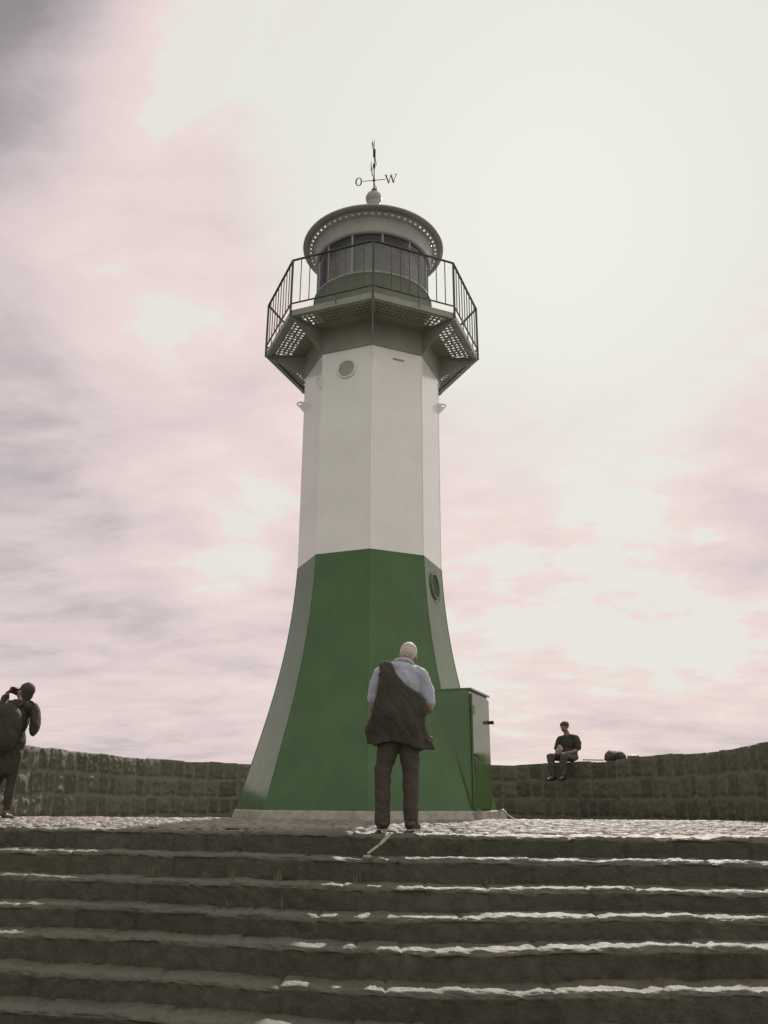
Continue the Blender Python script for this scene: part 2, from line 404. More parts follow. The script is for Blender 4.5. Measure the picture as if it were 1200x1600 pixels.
cz = np.array([p[0] for p in PROF]); crr = np.array([p[1] for p in PROF]); pf = np.polyfit(cz, crr, 4)
bm = bmesh.new(); add_lathe(bm, [(float(np.polyval(pf, z)), float(z)) for z in zs], 8)
green = bobj('tower_wall', bm, M_GREEN, LH); green['label'] = 'flared lower wall painted green'
bm = bmesh.new(); add_lathe(bm, [(1.174, 3.839), (1.178, 5.5), (1.182, 7.34)], 8)
white = bobj('tower_wall', bm, M_WHITE, LH); white['label'] = 'straight upper wall painted white'
bm = bmesh.new()
for a in range(0, 360, 45):
    add_tube(bm, [vtx(a, float(np.polyval(pf, z))-.003, float(z)) for z in zs], .009, 6)
bobj('corner_bead', bm, M_GREEN, LH)
bm = bmesh.new()
for a in range(0, 360, 45): add_tube(bm, [vtx(a, 1.172, 3.84), vtx(a, 1.18, 7.33)], .009, 6)
bobj('corner_bead', bm, M_WHITE, LH)
def ring(bm, M, prof, n=36):
    """lathe about local +z, placed by matrix M"""
    v0 = len(bm.verts); rings = add_lathe(bm, prof, n)
    vs = [v for r_ in rings for v in r_]; bmesh.ops.transform(bm, matrix=M, verts=vs)
    return rings
def face_matrix(a, dist, z, tilt=0.):
    nrm = Vector((math.sin(R(a)), -math.cos(R(a)), 0)); up = Vector((0, 0, 1)); x = up.cross(nrm)
    M = Matrix((x, up, nrm)).transposed().to_4x4()
    return Matrix.Translation(nrm*dist+Vector((0, 0, z))) @ M @ Matrix.Rotation(tilt, 4, 'X')
AP = math.cos(R(22.5))
# closed round hatch, upper
Mx = face_matrix(-22.5, 1.181*AP, 6.98)
bm = bmesh.new(); ring(bm, Mx, [(.175, -.01), (.175, .022), (.165, .03), (.145, .03), (.14, .012)])
ph = bobj('porthole', bm, M_WHITE, LH, True)
bm = bmesh.new(); rr = ring(bm, Mx, [(.141, .010), (.10, .016), (.001, .017)]); bobj('porthole_cover', bm, M_ROOF, ph, True)
# open round window low on the right
Rg = 1.205*AP
Mx = face_matrix(67.5, Rg, 3.45, R(-4.5))
bm = bmesh.new(); ring(bm, Mx, [(.215, -.05), (.215, .016), (.208, .022), (.188, .022), (.183, -.02)])
ph = bobj('porthole', bm, M_GREEN, LH, True)
bm = bmesh.new(); ring(bm, Mx, [(.275, -.04), (.275, .006), (.258, .006), (.258, -.04)]); bobj('outer_ring', bm, M_GREEN, ph, True)
bm = bmesh.new(); ring(bm, Mx, [(.186, .006), (.001, .006)]); bobj('pane', bm, mat('dark porthole glass', (.06, .08, .05), (.05, .065, .04), 9, .7, .05, spec=.15), ph, True)
# small slot under the gallery
bm = bmesh.new(); Mx = face_matrix(22.5, 1.182*AP, 7.17)
g = add_box(bm, (0, 0, 0), (.2, .016, .02)); bmesh.ops.transform(bm, matrix=Mx @ Matrix.Translation((.02, 0, .008)), verts=g)
bobj('slot', bm, M_ROOF, LH)
# lifting lugs on the arrises
for a in (-90, 90, -45, 135, -135, 180):
    bm = bmesh.new()
    out = [(0, .10), (.085, .10), (.118, .09), (.135, .06), (.128, .03), (.10, .005), (0, -.14)]
    hole = (.088, .055, .024)
    nrm = Vector((math.sin(R(a)), -math.cos(R(a)), 0)); tg = Vector((math.cos(R(a)), math.sin(R(a)), 0))
    def place(u, v, w): return nrm*(1.165+u*1.15)+Vector((0, 0, 6.78+v))+tg*w
    # plate as ring of quads between outline and hole
    n_ = 28; fr, bk, hf, hb = [], [], [], []
    cxh, cyh, rh = hole
    oc = []
    for i in range(n_):
        an = 2*math.pi*i/n_; dx, dy = math.cos(an), math.sin(an)
        best = None
        for (x0, y0), (x1, y1) in zip(out, out[1:]+out[:1]):
            ex, ey = x1-x0, y1-y0; det = dx*(-ey)+dy*ex
            if abs(det) < 1e-9: continue
            t = ((x0-cxh)*(-ey)+(y0-cyh)*ex)/det; s_ = (dx*(y0-cyh)-dy*(x0-cxh))/det
            if t > 0 and -.001 <= s_ <= 1.001 and (best is None or t < best): best = t
        oc.append((cxh+dx*best, cyh+dy*best, cxh+dx*rh, cyh+dy*rh))
    for (a0, b0, a1, b1) in oc:
        fr.append(bm.verts.new(place(a0, b0, -.012))); hf.append(bm.verts.new(place(a1, b1, -.012)))
        bk.append(bm.verts.new(place(a0, b0, .012))); hb.append(bm.verts.new(place(a1, b1, .012)))
    for i in range(n_):
        k = (i+1) % n_
        for A_, B_ in ((fr, hf), (hf, hb), (hb, bk), (bk, fr)):
            bm.faces.new((A_[i], A_[k], B_[k], B_[i]))
    bobj('lifting_lug', bm, M_WHITE, LH)

# gallery
GZ = .5819*13+.0189*13-.02            # underside of the deck
GR = .1468*13
gal = None
bm = bmesh.new(); add_lathe(bm, [(1.183, 7.34), (1.20, 7.36), (1.22, GZ+.05), (1.20, GZ+.06), (1.19, 7.345)], 8, closed=True)
gal = bobj('gallery', bm, M_HAZEGREEN, LH)
bm = bmesh.new(); add_lathe(bm, [(GR-.015, GZ-.03), (GR, GZ-.03), (GR, GZ+.075), (GR-.015, GZ+.075)], 8, closed=True)
add_lathe(bm, [(GR-.016, GZ-.03), (GR-.016, GZ-.018), (GR-.085, GZ-.018), (GR-.085, GZ-.03)], 8, closed=True)
bobj('deck_rim', bm, M_HAZEGREEN, gal)
bm = bmesh.new(); add_lathe(bm, [(GR-.15, GZ+.004), (GR-.017, GZ+.004), (GR-.017, GZ+.02), (GR-.15, GZ+.02)], 8, closed=True)
bobj('deck_edge_plate', bm, M_HAZEGREEN, gal)
bm = bmesh.new(); add_lathe(bm, [(1.10, GZ+.002), (1.43, GZ+.002), (1.43, GZ+.03), (1.10, GZ+.03)], 8, closed=True)
bobj('deck_collar', bm, M_HAZEGREEN, gal)
# perforated deck sections: real bars with gaps between
for i in range(8):
    a0, am = i*45, i*45+22.5
    nrm = Vector((math.sin(R(am)), -math.cos(R(am)), 0)); tg = Vector((math.cos(R(am)), math.sin(R(am)), 0))
    r0, r1 = 1.42*AP, (GR-.14)*AP; t225 = math.tan(R(22.5)); bm = bmesh.new()
    def PT(r_, t_, z=GZ+.012): v = nrm*r_+tg*t_; return (v.x, v.y, z)
    pitch = .082; n_ = int((r1-r0)/pitch)
    side = {0: 1, 7: -1}.get(i, 0)      # plate added above the two front sections keeps their holes dark, bar a corner
    for k in range(n_+1):
        r_ = r0+k*pitch+.02; w = r_*t225-.05; lo, hi = -w, w
        add_bar(bm, PT(r_, lo), PT(r_, hi), .036, .012)
    tt = -r1*t225+.05
    while tt < r1*t225-.05:
        rs_ = max(r0, abs(tt)/t225+.05)
        if rs_ < r1-.03: add_bar(bm, PT(rs_, tt, GZ+.0145), PT(r1+.01, tt, GZ+.0145), .034, .012)
        tt += pitch
    if side:
        a_, b_ = (-r0*t225, r1*t225-.34) if side == 1 else (-(r1*t225-.34), r0*t225)
        q = [(r0, max(a_, -r0*t225)), (r1, -r1*t225 if side == 1 else a_), (r1, b_ if side == 1 else r1*t225), (r0, min(b_, r0*t225))]
        lo = [bm.verts.new(PT(*p, GZ+.022)) for p in q]; hi = [bm.verts.new(PT(*p, GZ+.028)) for p in q]
        bm.faces.new(lo); bm.faces.new(hi[::-1])
        for z in range(4): bm.faces.new((lo[z], lo[(z+1) % 4], hi[(z+1) % 4], hi[z]))
    bobj('deck_grating', bm, M_HAZEGREEN, gal)
for i in range(8):
    a = i*45; bm = bmesh.new()
    nrm = Vector((math.sin(R(a)), -math.cos(R(a)), 0)); tg = Vector((math.cos(R(a)), math.sin(R(a)), 0))
    poly = [(1.17, GZ-.01), (GR-.03, GZ-.01), (GR-.03, GZ-.06), (1.62, GZ-.17), (1.17, GZ-.44)]
    for w in (-1, 1):
        vs = [bm.verts.new(nrm*r_+tg*(w*.012)+Vector((0, 0, z))) for r_, z in poly]
        bm.faces.new(vs)
        if w == -1: A_ = vs
    for k in range(len(poly)): bm.faces.new((A_[k], A_[(k+1) % len(poly)], vs[(k+1) % len(poly)], vs[k]))
    add_bar(bm, nrm*1.2+Vector((0, 0, GZ-.012)), nrm*(GR-.03)+Vector((0, 0, GZ-.012)), .11, .012)
    bobj('gallery_bracket', bm, M_HAZEGREEN, gal)
RT, RB, RR = GZ+1.05, GZ+.20, GR+.004
for i in range(8):
    a = i*45
    bm = bmesh.new(); p0 = Vector(vtx(a, RR, GZ-.02)); add_bar(bm, p0, vtx(a, RR, RT+.004), .034, .034)
    bobj('railing_post', bm, M_RAIL, gal)
    bm = bmesh.new(); add_bar(bm, vtx(a, RR, RT), vtx(a+45, RR, RT), .036, .018); bobj('handrail', bm, M_RAIL, gal)
    bm = bmesh.new(); add_bar(bm, vtx(a, RR, RB), vtx(a+45, RR, RB), .024, .016); bobj('lower_rail', bm, M_RAIL, gal)
    for k in range(1, 9):
        q = Vector(vtx(a, RR, 0)).lerp(Vector(vtx(a+45, RR, 0)), k/9)
        bm = bmesh.new(); lo = GZ+.02 if k == 5 else RB-.006
        add_tube(bm, [(q.x, q.y, lo), (q.x, q.y, RT-.006)], .0085, 6); bobj('baluster', bm, M_RAIL, gal)
# lantern
Z0 = .0189*13
LR = .0815*13
PZ = .662*13+Z0; GT = .727*13+Z0
bm = bmesh.new(); add_lathe(bm, [(LR, GZ+.03), (LR, PZ-.03), (LR+.03, PZ-.03), (LR+.03, PZ+.01), (LR-.06, PZ+.01), (LR-.06, GZ+.03)], 64)
lan = bobj('lantern', bm, M_LANT, LH, True)
bm = bmesh.new(); add_lathe(bm, [(LR-.03, PZ+.01), (LR-.03, GT)], 64); bobj('glazing', bm, M_GLASS, lan, True)
for k in range(12):
    bm = bmesh.new(); a = k*30+9; add_bar(bm, vtx(a, LR-.03, PZ), vtx(a, LR-.03, GT+.02), .03, .03)
    bobj('glazing_bar', bm, M_LANT, lan)
bm = bmesh.new(); add_lathe(bm, [(.01, PZ-.3), (.80, PZ-.3), (.86, PZ-.1), (.86, GT+.05), (.70, GT+.12), (.01, GT+.12)], 48); bobj('lamp_curtain', bm, M_LENS, lan, True)
RZ = .755*13+Z0-.02; RRm = .1011*13
ra, r1_, r2_, rb = .0868*13, .0893*13, .0913*13, .0935*13; za, zb = RZ-.075, RZ-.03
bm = bmesh.new()
add_lathe(bm, [(LR-.05, GT-.02), (LR+.010, GT-.02), (LR+.014, GT+.03), (ra-.02, za-.02), (ra, za)], 72)
bobj('cornice', bm, M_ROOF, lan, True)
# ventilated band: one sheet with a row of small round-cornered openings
bm = bmesh.new(); nb = 62; cols = []
for k in range(nb):
    for q in (0, .62): cols.append(360/nb*(k+q))
rows = [(ra, za), (r1_, za+(zb-za)*(r1_-ra)/(rb-ra)), (r2_, za+(zb-za)*(r2_-ra)/(rb-ra)), (rb, zb)]
V_ = [[bm.verts.new(vtx(a, r_, z_)) for a in cols] for r_, z_ in rows]
for i in range(3):
    for k in range(len(cols)):
        if i == 1 and k % 2: continue
        kk = (k+1) % len(cols); bm.faces.new((V_[i][k], V_[i][kk], V_[i+1][kk], V_[i+1][k]))
bmesh.ops.recalc_face_normals(bm, faces=bm.faces); bmesh.ops.solidify(bm, geom=bm.faces[:], thickness=.008)
bobj('vent_band', bm, M_ROOF, lan)
bm = bmesh.new(); add_lathe(bm, [(rb-.002, zb), (RRm-.03, RZ-.008), (RRm, RZ-.004), (RRm+.010, RZ+.012), (RRm+.004, RZ+.028), (RRm-.02, RZ+.024), (rb-.002, zb+.02)], 72, closed=True)
bobj('roof_rim', bm, M_ROOF, lan, True)
AZ = .826*13+Z0; BZ = .850*13+Z0
bm = bmesh.new(); add_lathe(bm, [(ra-.004, za), (ra-.01, za+.06), (1.0, RZ+.20), (.75, RZ+.45), (.45, RZ+.66), (.24, AZ-.10), (.15, AZ-.02), (.01, AZ)], 64)
bobj('roof', bm, M_ROOF, lan, True)
bm = bmesh.new(); rr_ = .158
add_lathe(bm, [(.135, AZ-.12), (.128, BZ-.11)]+[(rr_*math.sin(t), BZ-rr_*math.cos(t)) for t in np.linspace(.95, math.pi-.02, 16)], 32)
bobj('roof_ball', bm, M_ROOF, lan, True)
# weather vane
MZ = .962*13+Z0; LZ = .882*13+Z0+.03
bm = bmesh.new()
def zr(v): return BZ+.15+v
top = MZ
prof_ = [(.02, BZ+.13), (.035, BZ+.16), (.075, BZ+.20), (.03, BZ+.24), (.018, BZ+.28), (.016, LZ-.05), (.03, LZ-.02), (.03, LZ+.03), (.014, LZ+.06), (.013, LZ+.27), (.024, LZ+.30), (.04, LZ+.36), (.02, LZ+.41), (.010, LZ+.45), (.009, LZ+.62), (.006, MZ-.32)]
add_lathe(bm, [(r_*.75, z_) for r_, z_ in prof_], 12); vane = bobj('weather_vane', bm, M_IRON, LH, True)
bm = bmesh.new()   # the moving blade, seen almost edge-on
va = R(8)
vd = Vector((math.sin(va), math.cos(va), 0))
add_bar(bm, Vector((0, 0, LZ+.66))-vd*.30, Vector((0, 0, LZ+.66))+vd*.30, .02, .02)
poly = [(-.30, .60), (-.30, .78), (-.05, .70), (.28, .66), (-.05, .62)]
add_bar(bm, (0, 0, LZ+.60), (0, 0, LZ+.74), .07, .05)
for w in (-1, 1):
    vs = [bm.verts.new(vd*p+Vector((vd.y, -vd.x, 0))*(w*.006)+Vector((0, 0, LZ+q))) for p, q in poly]; bm.faces.new(vs)
bobj('vane_arrow', bm, M_IRON, vane)
bm = bmesh.new(); add_bar(bm, (0, 0, LZ+.72), (-.006, 0, MZ-.17), .007); add_tube(bm, [(-.014, 0, MZ-.24), (-.01, 0, MZ-.14), (0, 0, MZ)], [.016, .012, .002], 8)
bobj('vane_finial', bm, M_LETTER, vane)
wa = R(-9)
ex = Vector((math.cos(wa), math.sin(wa), 0)); ny = Vector((-math.sin(wa), math.cos(wa), 0))
bm = bmesh.new()
add_bar(bm, ex*-.225+Vector((0, 0, LZ)), ex*.225+Vector((0, 0, LZ)), .010); add_bar(bm, ny*-.225+Vector((0, 0, LZ)), ny*.225+Vector((0, 0, LZ)), .010)
bobj('compass_arms', bm, M_LETTER, vane)
def stroke(bm, o_, u, pts, w):
    nn = Vector((u.y, -u.x, 0))
    for (a, b, ww) in pts:
        A_ = o_+u*a[0]+Vector((0, 0, a[1])); B_ = o_+u*b[0]+Vector((0, 0, b[1]))
        add_bar(bm, A_, B_, .014, ww, up=nn) if False else add_bar(bm, A_, B_, ww, .012, up=nn)
lh = .10
bm = bmesh.new(); o_ = ex*-.305+Vector((0, 0, LZ)); pts = []
vs = []
for k in range(28):
    t = 2*math.pi*k/28; ox, oz = .068*math.cos(t), lh*math.sin(t); ix_, iz_ = .040*math.cos(t), (lh-.010)*math.sin(t)
    vs.append([bm.verts.new(o_+ex*x_+Vector((0, 0, z_))+ny*w) for x_, z_, w in ((ox, oz, -.006), (ix_, iz_, -.006), (ix_, iz_, .006), (ox, oz, .006))])
for k in range(28):
    a, b = vs[k], vs[(k+1) % 28]
    for i in range(4): bm.faces.new((a[i], a[(i+1) % 4], b[(i+1) % 4], b[i]))
bobj('letter', bm, M_LETTER, vane)['label'] = 'letter O on the left arm'
def letter(lab, o_, u, segs):
    bm = bmesh.new(); stroke(bm, o_, u, segs, .01); bobj('letter', bm, M_LETTER, vane)['label'] = lab
letter('letter W on the right arm', ex*.335+Vector((0, 0, LZ)), ex, [((-.10, lh), (-.045, -lh), .028), ((-.045, -lh), (.0, lh), .010), ((0, lh), (.05, -lh), .028), ((.05, -lh), (.10, lh), .010), ((-.125, lh), (-.075, lh), .008), ((.08, lh), (.12, lh), .008)])
letter('letter N on the near arm', ny*-.31+Vector((0, 0, LZ)), ny, [((-.07, -lh), (-.07, lh), .010), ((-.07, lh), (.07, -lh), .028), ((.07, -lh), (.07, lh), .010)])
sp = [(.055, .07), (.03, .098), (-.02, .098), (-.052, .07), (-.045, .035), (.0, .005), (.045, -.03), (.055, -.065), (.02, -.098), (-.03, -.098), (-.058, -.07)]
letter('letter S on the far arm', ny*.31+Vector((0, 0, LZ)), ny, [(a, b, .018) for a, b in zip(sp[:-1], sp[1:])])

# entrance porch box on the right-hand side of the tower
nrm = Vector((math.sin(R(67.5)), -math.cos(R(67.5)), 0)); tg = Vector((math.cos(R(67.5)), math.sin(R(67.5)), 0))
DD, T0, T1, CH = 1.80, -.66, .37, 1.74
def CP(dn, t_, z): v = nrm*dn+tg*t_; return Vector((v.x, v.y, z))
rotc = Matrix((tg, Vector((0, 0, 1)), nrm)).transposed()
bm = bmesh.new()
add_box(bm, CP((DD+.75)/2, (T0+T1)/2, (CH+.12)/2), (T1-T0, CH-.12, DD-.75), rotc)
bmesh.ops.bevel(bm, geom=bm.edges[:], offset=.008, segments=2, affect='EDGES')
cab = bobj('porch', bm, M_BOX, LH)
bm = bmesh.new(); add_box(bm, CP((DD+.75)/2+.02, (T0+T1)/2, CH+.012), (T1-T0+.02, .024, DD-.75+.04), rotc); bobj('porch_roof', bm, M_BOX, cab)
bm = bmesh.new(); add_box(bm, CP(DD+.018, (T0+T1)/2+.01, .92), (T1-T0-.09, 1.54, .03), rotc)
bmesh.ops.bevel(bm, geom=bm.edges[:], offset=.006, segments=2, affect='EDGES')
door = bobj('door', bm, M_BOX, cab)
bm = bmesh.new(); add_bar(bm, CP(DD+.055, T0+.05, 1.40), CP(DD+.055, T0+.05, 1.52), .035); add_box(bm, CP(DD+.04, T0+.10, 1.46), (.14, .035, .012), rotc); bobj('hinge', bm, M_HAZEGREEN, door)
bm = bmesh.new(); add_bar(bm, CP(DD+.05, T0+.12, .86), CP(DD+.05, T0+.34, .86), .022, .02); add_bar(bm, CP(DD+.03, T0+.12, .86), CP(DD+.055, T0+.12, .86), .025); bobj('handle', bm, M_RAIL, door)
bm = bmesh.new(); add_box(bm, CP(DD+.037, T0+.13, .72), (.06, .17, .012), rotc); bobj('lock_plate', bm, M_RAIL, door)
bm = bmesh.new(); add_tube(bm, [CP(DD+.03, T1-.10, 1.36), CP(DD+.10, T1-.10, 1.36), CP(DD+.115, T1-.10, 1.36)], [.02, .03, .022], 10); add_box(bm, CP(DD+.035, T1-.12, 1.36), (.12, .05, .012), rotc); bobj('knob', bm, M_RAIL, door)
bm = bmesh.new(); add_box(bm, CP(DD+.01+.08, .0, .045), (1.4, .15, .13), rotc); bobj('threshold', bm, M_CONC, cab)
# pale cable running off along the ground
bm = bmesh.new(); base = Vector((TX, TY, 0)); c0 = base+CP(DD+.12, T1-.05, .12)
pts = [c0+Vector((0, 0, .0)), c0+Vector((.03, -.05, .02)), c0+Vector((.07, -.10, -.06)), c0+Vector((.14, -.16, -.12)), c0+Vector((.28, -.2, -.115)), c0+Vector((.42, -.16, -.118))]
cc = [Vector((*p, 0)) for p in catmull([(p.x, p.y) for p in pts], .03)[0]]
s_ = np.linspace(0, 1, len(cc)); zq = np.interp(s_, np.linspace(0, 1, len(pts)), [p.z for p in pts])
for v, z in zip(cc, zq): v.z = z
add_tube(bm, cc, .013, 8); cb = bobj('cable', bm, mat('pale cable', (.45, .43, .39), None, 20, .5), None, True)
tag(cb, 'pale cable curling from the green box onto the cobbles', 'cable')

# ---------------------------------------------------------------- figures
def sph(bm, c, r, q=None, sub=3):
    g = bmesh.ops.create_icosphere(bm, subdivisions=sub, radius=1)['verts']
    rr_ = r if hasattr(r, '__len__') else (r, r, r)
    M = Matrix.Translation(c) @ (q.to_4x4() if q else Matrix()) @ Matrix.Diagonal((*rr_, 1))
    bmesh.ops.transform(bm, matrix=M, verts=g)
def caps(bm, pts, rad, sub=2):
    pts = [Vector(p) for p in pts]
    for p, r_ in zip(pts, rad): sph(bm, p, r_, sub=sub)
    for a, b, ra_, rb_ in zip(pts[:-1], pts[1:], rad[:-1], rad[1:]): add_tube(bm, [a, b], [ra_, rb_], 16)
def ell(bm, c, r, rx=0, ry=0, rz=0): sph(bm, c, r, (Matrix.Rotation(R(rz), 3, 'Z') @ Matrix.Rotation(R(ry), 3, 'Y') @ Matrix.Rotation(R(rx), 3, 'X')))
def remesh(name, bm, m, parent, vox=.012, sm=4, label=None, disp=None):
    me = bpy.data.meshes.new('tmp'); bm.to_mesh(me); bm.free()
    o = bpy.data.objects.new('tmp', me); COL.objects.link(o)
    r_ = o.modifiers.new('r', 'REMESH'); r_.mode = 'VOXEL'; r_.voxel_size = vox; r_.use_smooth_shade = True
    s_ = o.modifiers.new('s', 'SMOOTH'); s_.iterations = sm; s_.factor = .5
    dg = bpy.context.evaluated_depsgraph_get(); dg.update()
    em = bpy.data.meshes.new_from_object(o.evaluated_get(dg)); em.name = name
    bpy.data.objects.remove(o); bpy.data.meshes.remove(me)
    n = len(em.vertices); co = np.zeros(n*3); em.vertices.foreach_get('co', co); co = co.reshape(-1, 3)
    if disp:
        no = np.zeros(n*3); em.vertices.foreach_get('normal', no); no = no.reshape(-1, 3)
        f, amp, st = disp       # folds: noise stretched along z
        q = fbm(co[:, 0]*f+co[:, 1]*f*.7+co[:, 2]*f*st, co[:, 2]*f*st*1.3-co[:, 1]*f*.5, 5, 3)
        co = co+no*(q*amp)[:, None]; em.vertices.foreach_set('co', co.reshape(-1))
    em.materials.clear(); em.materials.append(m)
    em.polygons.foreach_set('use_smooth', np.ones(len(em.polygons), bool)); em.update()
    ob = link(name, em, m, parent)
    if label: ob['label'] = label
    return ob
def hand(bm, wrist, direc, palmn, side=1, curl=.6, sc=1.):
    """five separate fingers; direc along the hand, palmn out of the palm, side = which side the thumb is on"""
    d_ = Vector(direc).normalized(); n_ = Vector(palmn); n_ = (n_-d_*n_.dot(d_)).normalized(); s_ = d_.cross(n_)*side
    w_ = Vector(wrist)
    M = Matrix((s_, d_, n_)).transposed()
    ell_c = w_+d_*.045*sc
    sph(bm, ell_c, (.042*sc, .052*sc, .017*sc), M)
    for k, (off, L) in enumerate([(.030, .072), (.010, .080), (-.010, .074), (-.029, .058)]):
        p0 = w_+d_*.078*sc+s_*off*sc; a = 0; pts = [w_+d_*.05*sc+s_*off*.8*sc, p0]
        for j in range(3):
            a += curl*(.7+.1*k); p0 = p0+(d_*math.cos(a)+n_*math.sin(a))*L*sc*(.45, .32, .25)[j]; pts.append(p0)
        caps(bm, pts, [.010*sc, .0095*sc, .0088*sc, .008*sc, .007*sc], 1)
    t0 = w_+d_*.02*sc+s_*.025*sc
    caps(bm, [t0, t0+(d_*.5+s_*.8+n_*.2)*.035*sc, t0+(d_*.9+s_*.75+n_*.5)*.05*sc, t0+(d_*1.2+s_*.6+n_*.8)*.058*sc], [.014*sc, .0115*sc, .010*sc, .008*sc], 1)
def head(bm, c, q, sc=1.):
    """q: 3x3 rotation, local +y forward, +z up"""
    c = Vector(c)
    def L(v): return c+q @ (Vector(v)*sc)
    sph(bm, L((0, -.012, .03)), (.076*sc, .094*sc, .09*sc), q)
    sph(bm, L((0, .02, -.03)), (.060*sc, .07*sc, .085*sc), q)
    sph(bm, L((0, .045, -.085)), (.032*sc, .028*sc, .025*sc), q)
    caps(bm, [L((0, .085, .01)), L((0, .103, -.028))], [.010*sc, .015*sc], 2)          # nose
    caps(bm, [L((-.03, .083, .022)), L((.03, .083, .022))], [.012*sc, .012*sc], 1)     # brow
    caps(bm, [L((-.018, .083, -.055)), L((.018, .083, -.055))], [.009*sc, .009*sc], 1) # lips
    for s in (-1, 1):
        sph(bm, L((s*.078, -.005, -.005)), (.010*sc, .020*sc, .032*sc), q)
        sph(bm, L((s*.030, .076, .003)), (.012*sc, .010*sc, .008*sc), q)
SKIN = mat('tanned skin', (.30, .17, .12), (.22, .12, .085), 14, .5, .08, .15, 120)
HAIRW = mat('white hair', (.52, .47, .38), (.38, .33, .26), 60, .55, .1, .6, 300)
HAIRD = mat('dark hair', (.045, .038, .028), (.06, .05, .036), 60, .85, .1, .6, 300)
SHIRT = mat('light blue shirt cloth', (.40, .42, .50), (.33, .35, .43), 26, .85, .05, .5, 160)
BLACK = mat('black bag cloth', (.040, .036, .026), (.048, .042, .03), 20, .8, .1, .6, 120)
TROU = mat('dark brown trousers', (.056, .047, .035), (.064, .054, .041), 16, .85, .08, .5, 120)
SHOE = mat('dark leather shoe', (.03, .025, .018), None, 20, .45)
SOLE = mat('pale shoe sole', (.40, .37, .31), None, 20, .7)

for m_, w_ in ((SHIRT, .8), (HAIRW, 1.0)):
    p_ = [n for n in m_.node_tree.nodes if n.type == 'BSDF_PRINCIPLED'][0]; p_.inputs['Sheen Weight'].default_value = w_; p_.inputs['Sheen Roughness'].default_value = .4
# --- man with the white hair, back to us, at the top of the steps
MX, MY = .127, 7.98
mz = float(platZ(np.array([MX]), np.array([MY]))[0])+.012
man = tag(empty('person', (MX, MY, mz)), 'white-haired man in light blue shirt standing with bowed head atop the steps', 'person')
man.location.z = mz
bm = bmesh.new()
qh = Matrix.Rotation(R(-6), 3, 'Z') @ Matrix.Rotation(R(9), 3, 'Y') @ Matrix.Rotation(R(-34), 3, 'X')
hc = Vector((.115, .105, 1.60))
head(bm, hc, qh, 1.08)
caps(bm, [(.06, -.01, 1.45), (.085, .03, 1.53), (.10, .07, 1.58)], [.068, .062, .06])
ell(bm, (.045, .0, 1.24), (.165, .12, .25), 8); ell(bm, (.045, .02, 1.02), (.165, .135, .2)); ell(bm, (.03, 0, .88), (.165, .125, .13))
caps(bm, [(-.15, .0, 1.40), (-.195, .02, 1.27), (-.215, .02, 1.10)], [.058, .05, .042]); caps(bm, [(-.215, .02, 1.10), (-.17, .16, 1.03), (-.10, .27, 1.05)], [.042, .036, .028])
caps(bm, [(.23, .0, 1.39), (.285, .01, 1.26), (.315, .0, 1.09)], [.058, .052, .045]); caps(bm, [(.315, .0, 1.09), (.25, .15, 1.05), (.16, .27, 1.08)], [.045, .036, .028])
hand(bm, (-.10, .27, 1.05), (.6, .5, .2), (.3, -.2, 1), 1, .7); hand(bm, (.16, .27, 1.08), (-.6, .5, .1), (-.3, -.2, 1), -1, .7)
for s, fx in ((-1, -.125), (1, .135)):
    caps(bm, [(.03+s*.085, 0, .86), (fx+.0, .01, .48), (fx, .0, .08)], [.09, .056, .036])
    caps(bm, [(fx, -.03, .05), (fx+s*.02, .13, .035)], [.04, .032])
body = remesh('body', bm, SKIN, man, .008, 2)
# hair: cropped white cap over the back and sides
bm = bmesh.new()
sph(bm, hc+qh @ Vector((0, -.014, .044))*1.08, (.086, .104, .094), qh)
sph(bm, hc+qh @ Vector((0, -.042, -.002))*1.08, (.078, .076, .075), qh)
hb = remesh('hair', bm, HAIRW, man, .008, 3, disp=(60, .006, .5))
# shirt
bm = bmesh.new()
ell(bm, (.045, -.012, 1.29), (.185, .135, .20), 12); ell(bm, (.045, .01, 1.08), (.185, .155, .22)); ell(bm, (.04, .0, .95), (.18, .145, .10))
caps(bm, [(-.13, -.01, 1.415), (.045, -.035, 1.455), (.21, -.01, 1.41)], [.072, .085, .075])
caps(bm, [(-.15, -.005, 1.40), (-.195, .01, 1.29), (-.212, .015, 1.19)], [.078, .072, .068]); caps(bm, [(.23, -.005, 1.40), (.283, .005, 1.28), (.305, .0, 1.16)], [.078, .075, .072])
remesh('shirt', bm, SHIRT, man, .010, 3, disp=(16, .022, .5))
bm = bmesh.new()
qq = Matrix.Rotation(R(-28), 3, 'X') @ Matrix.Rotation(R(5), 3, 'Y')
pts = [Vector((.07, .01, 1.505))+qq @ Vector((.088*math.cos(t), .085*math.sin(t), 0)) for t in np.linspace(R(160), R(380), 14)]
caps(bm, pts, [.022]*14, 1); remesh('collar', bm, SHIRT, man, .008, 2)
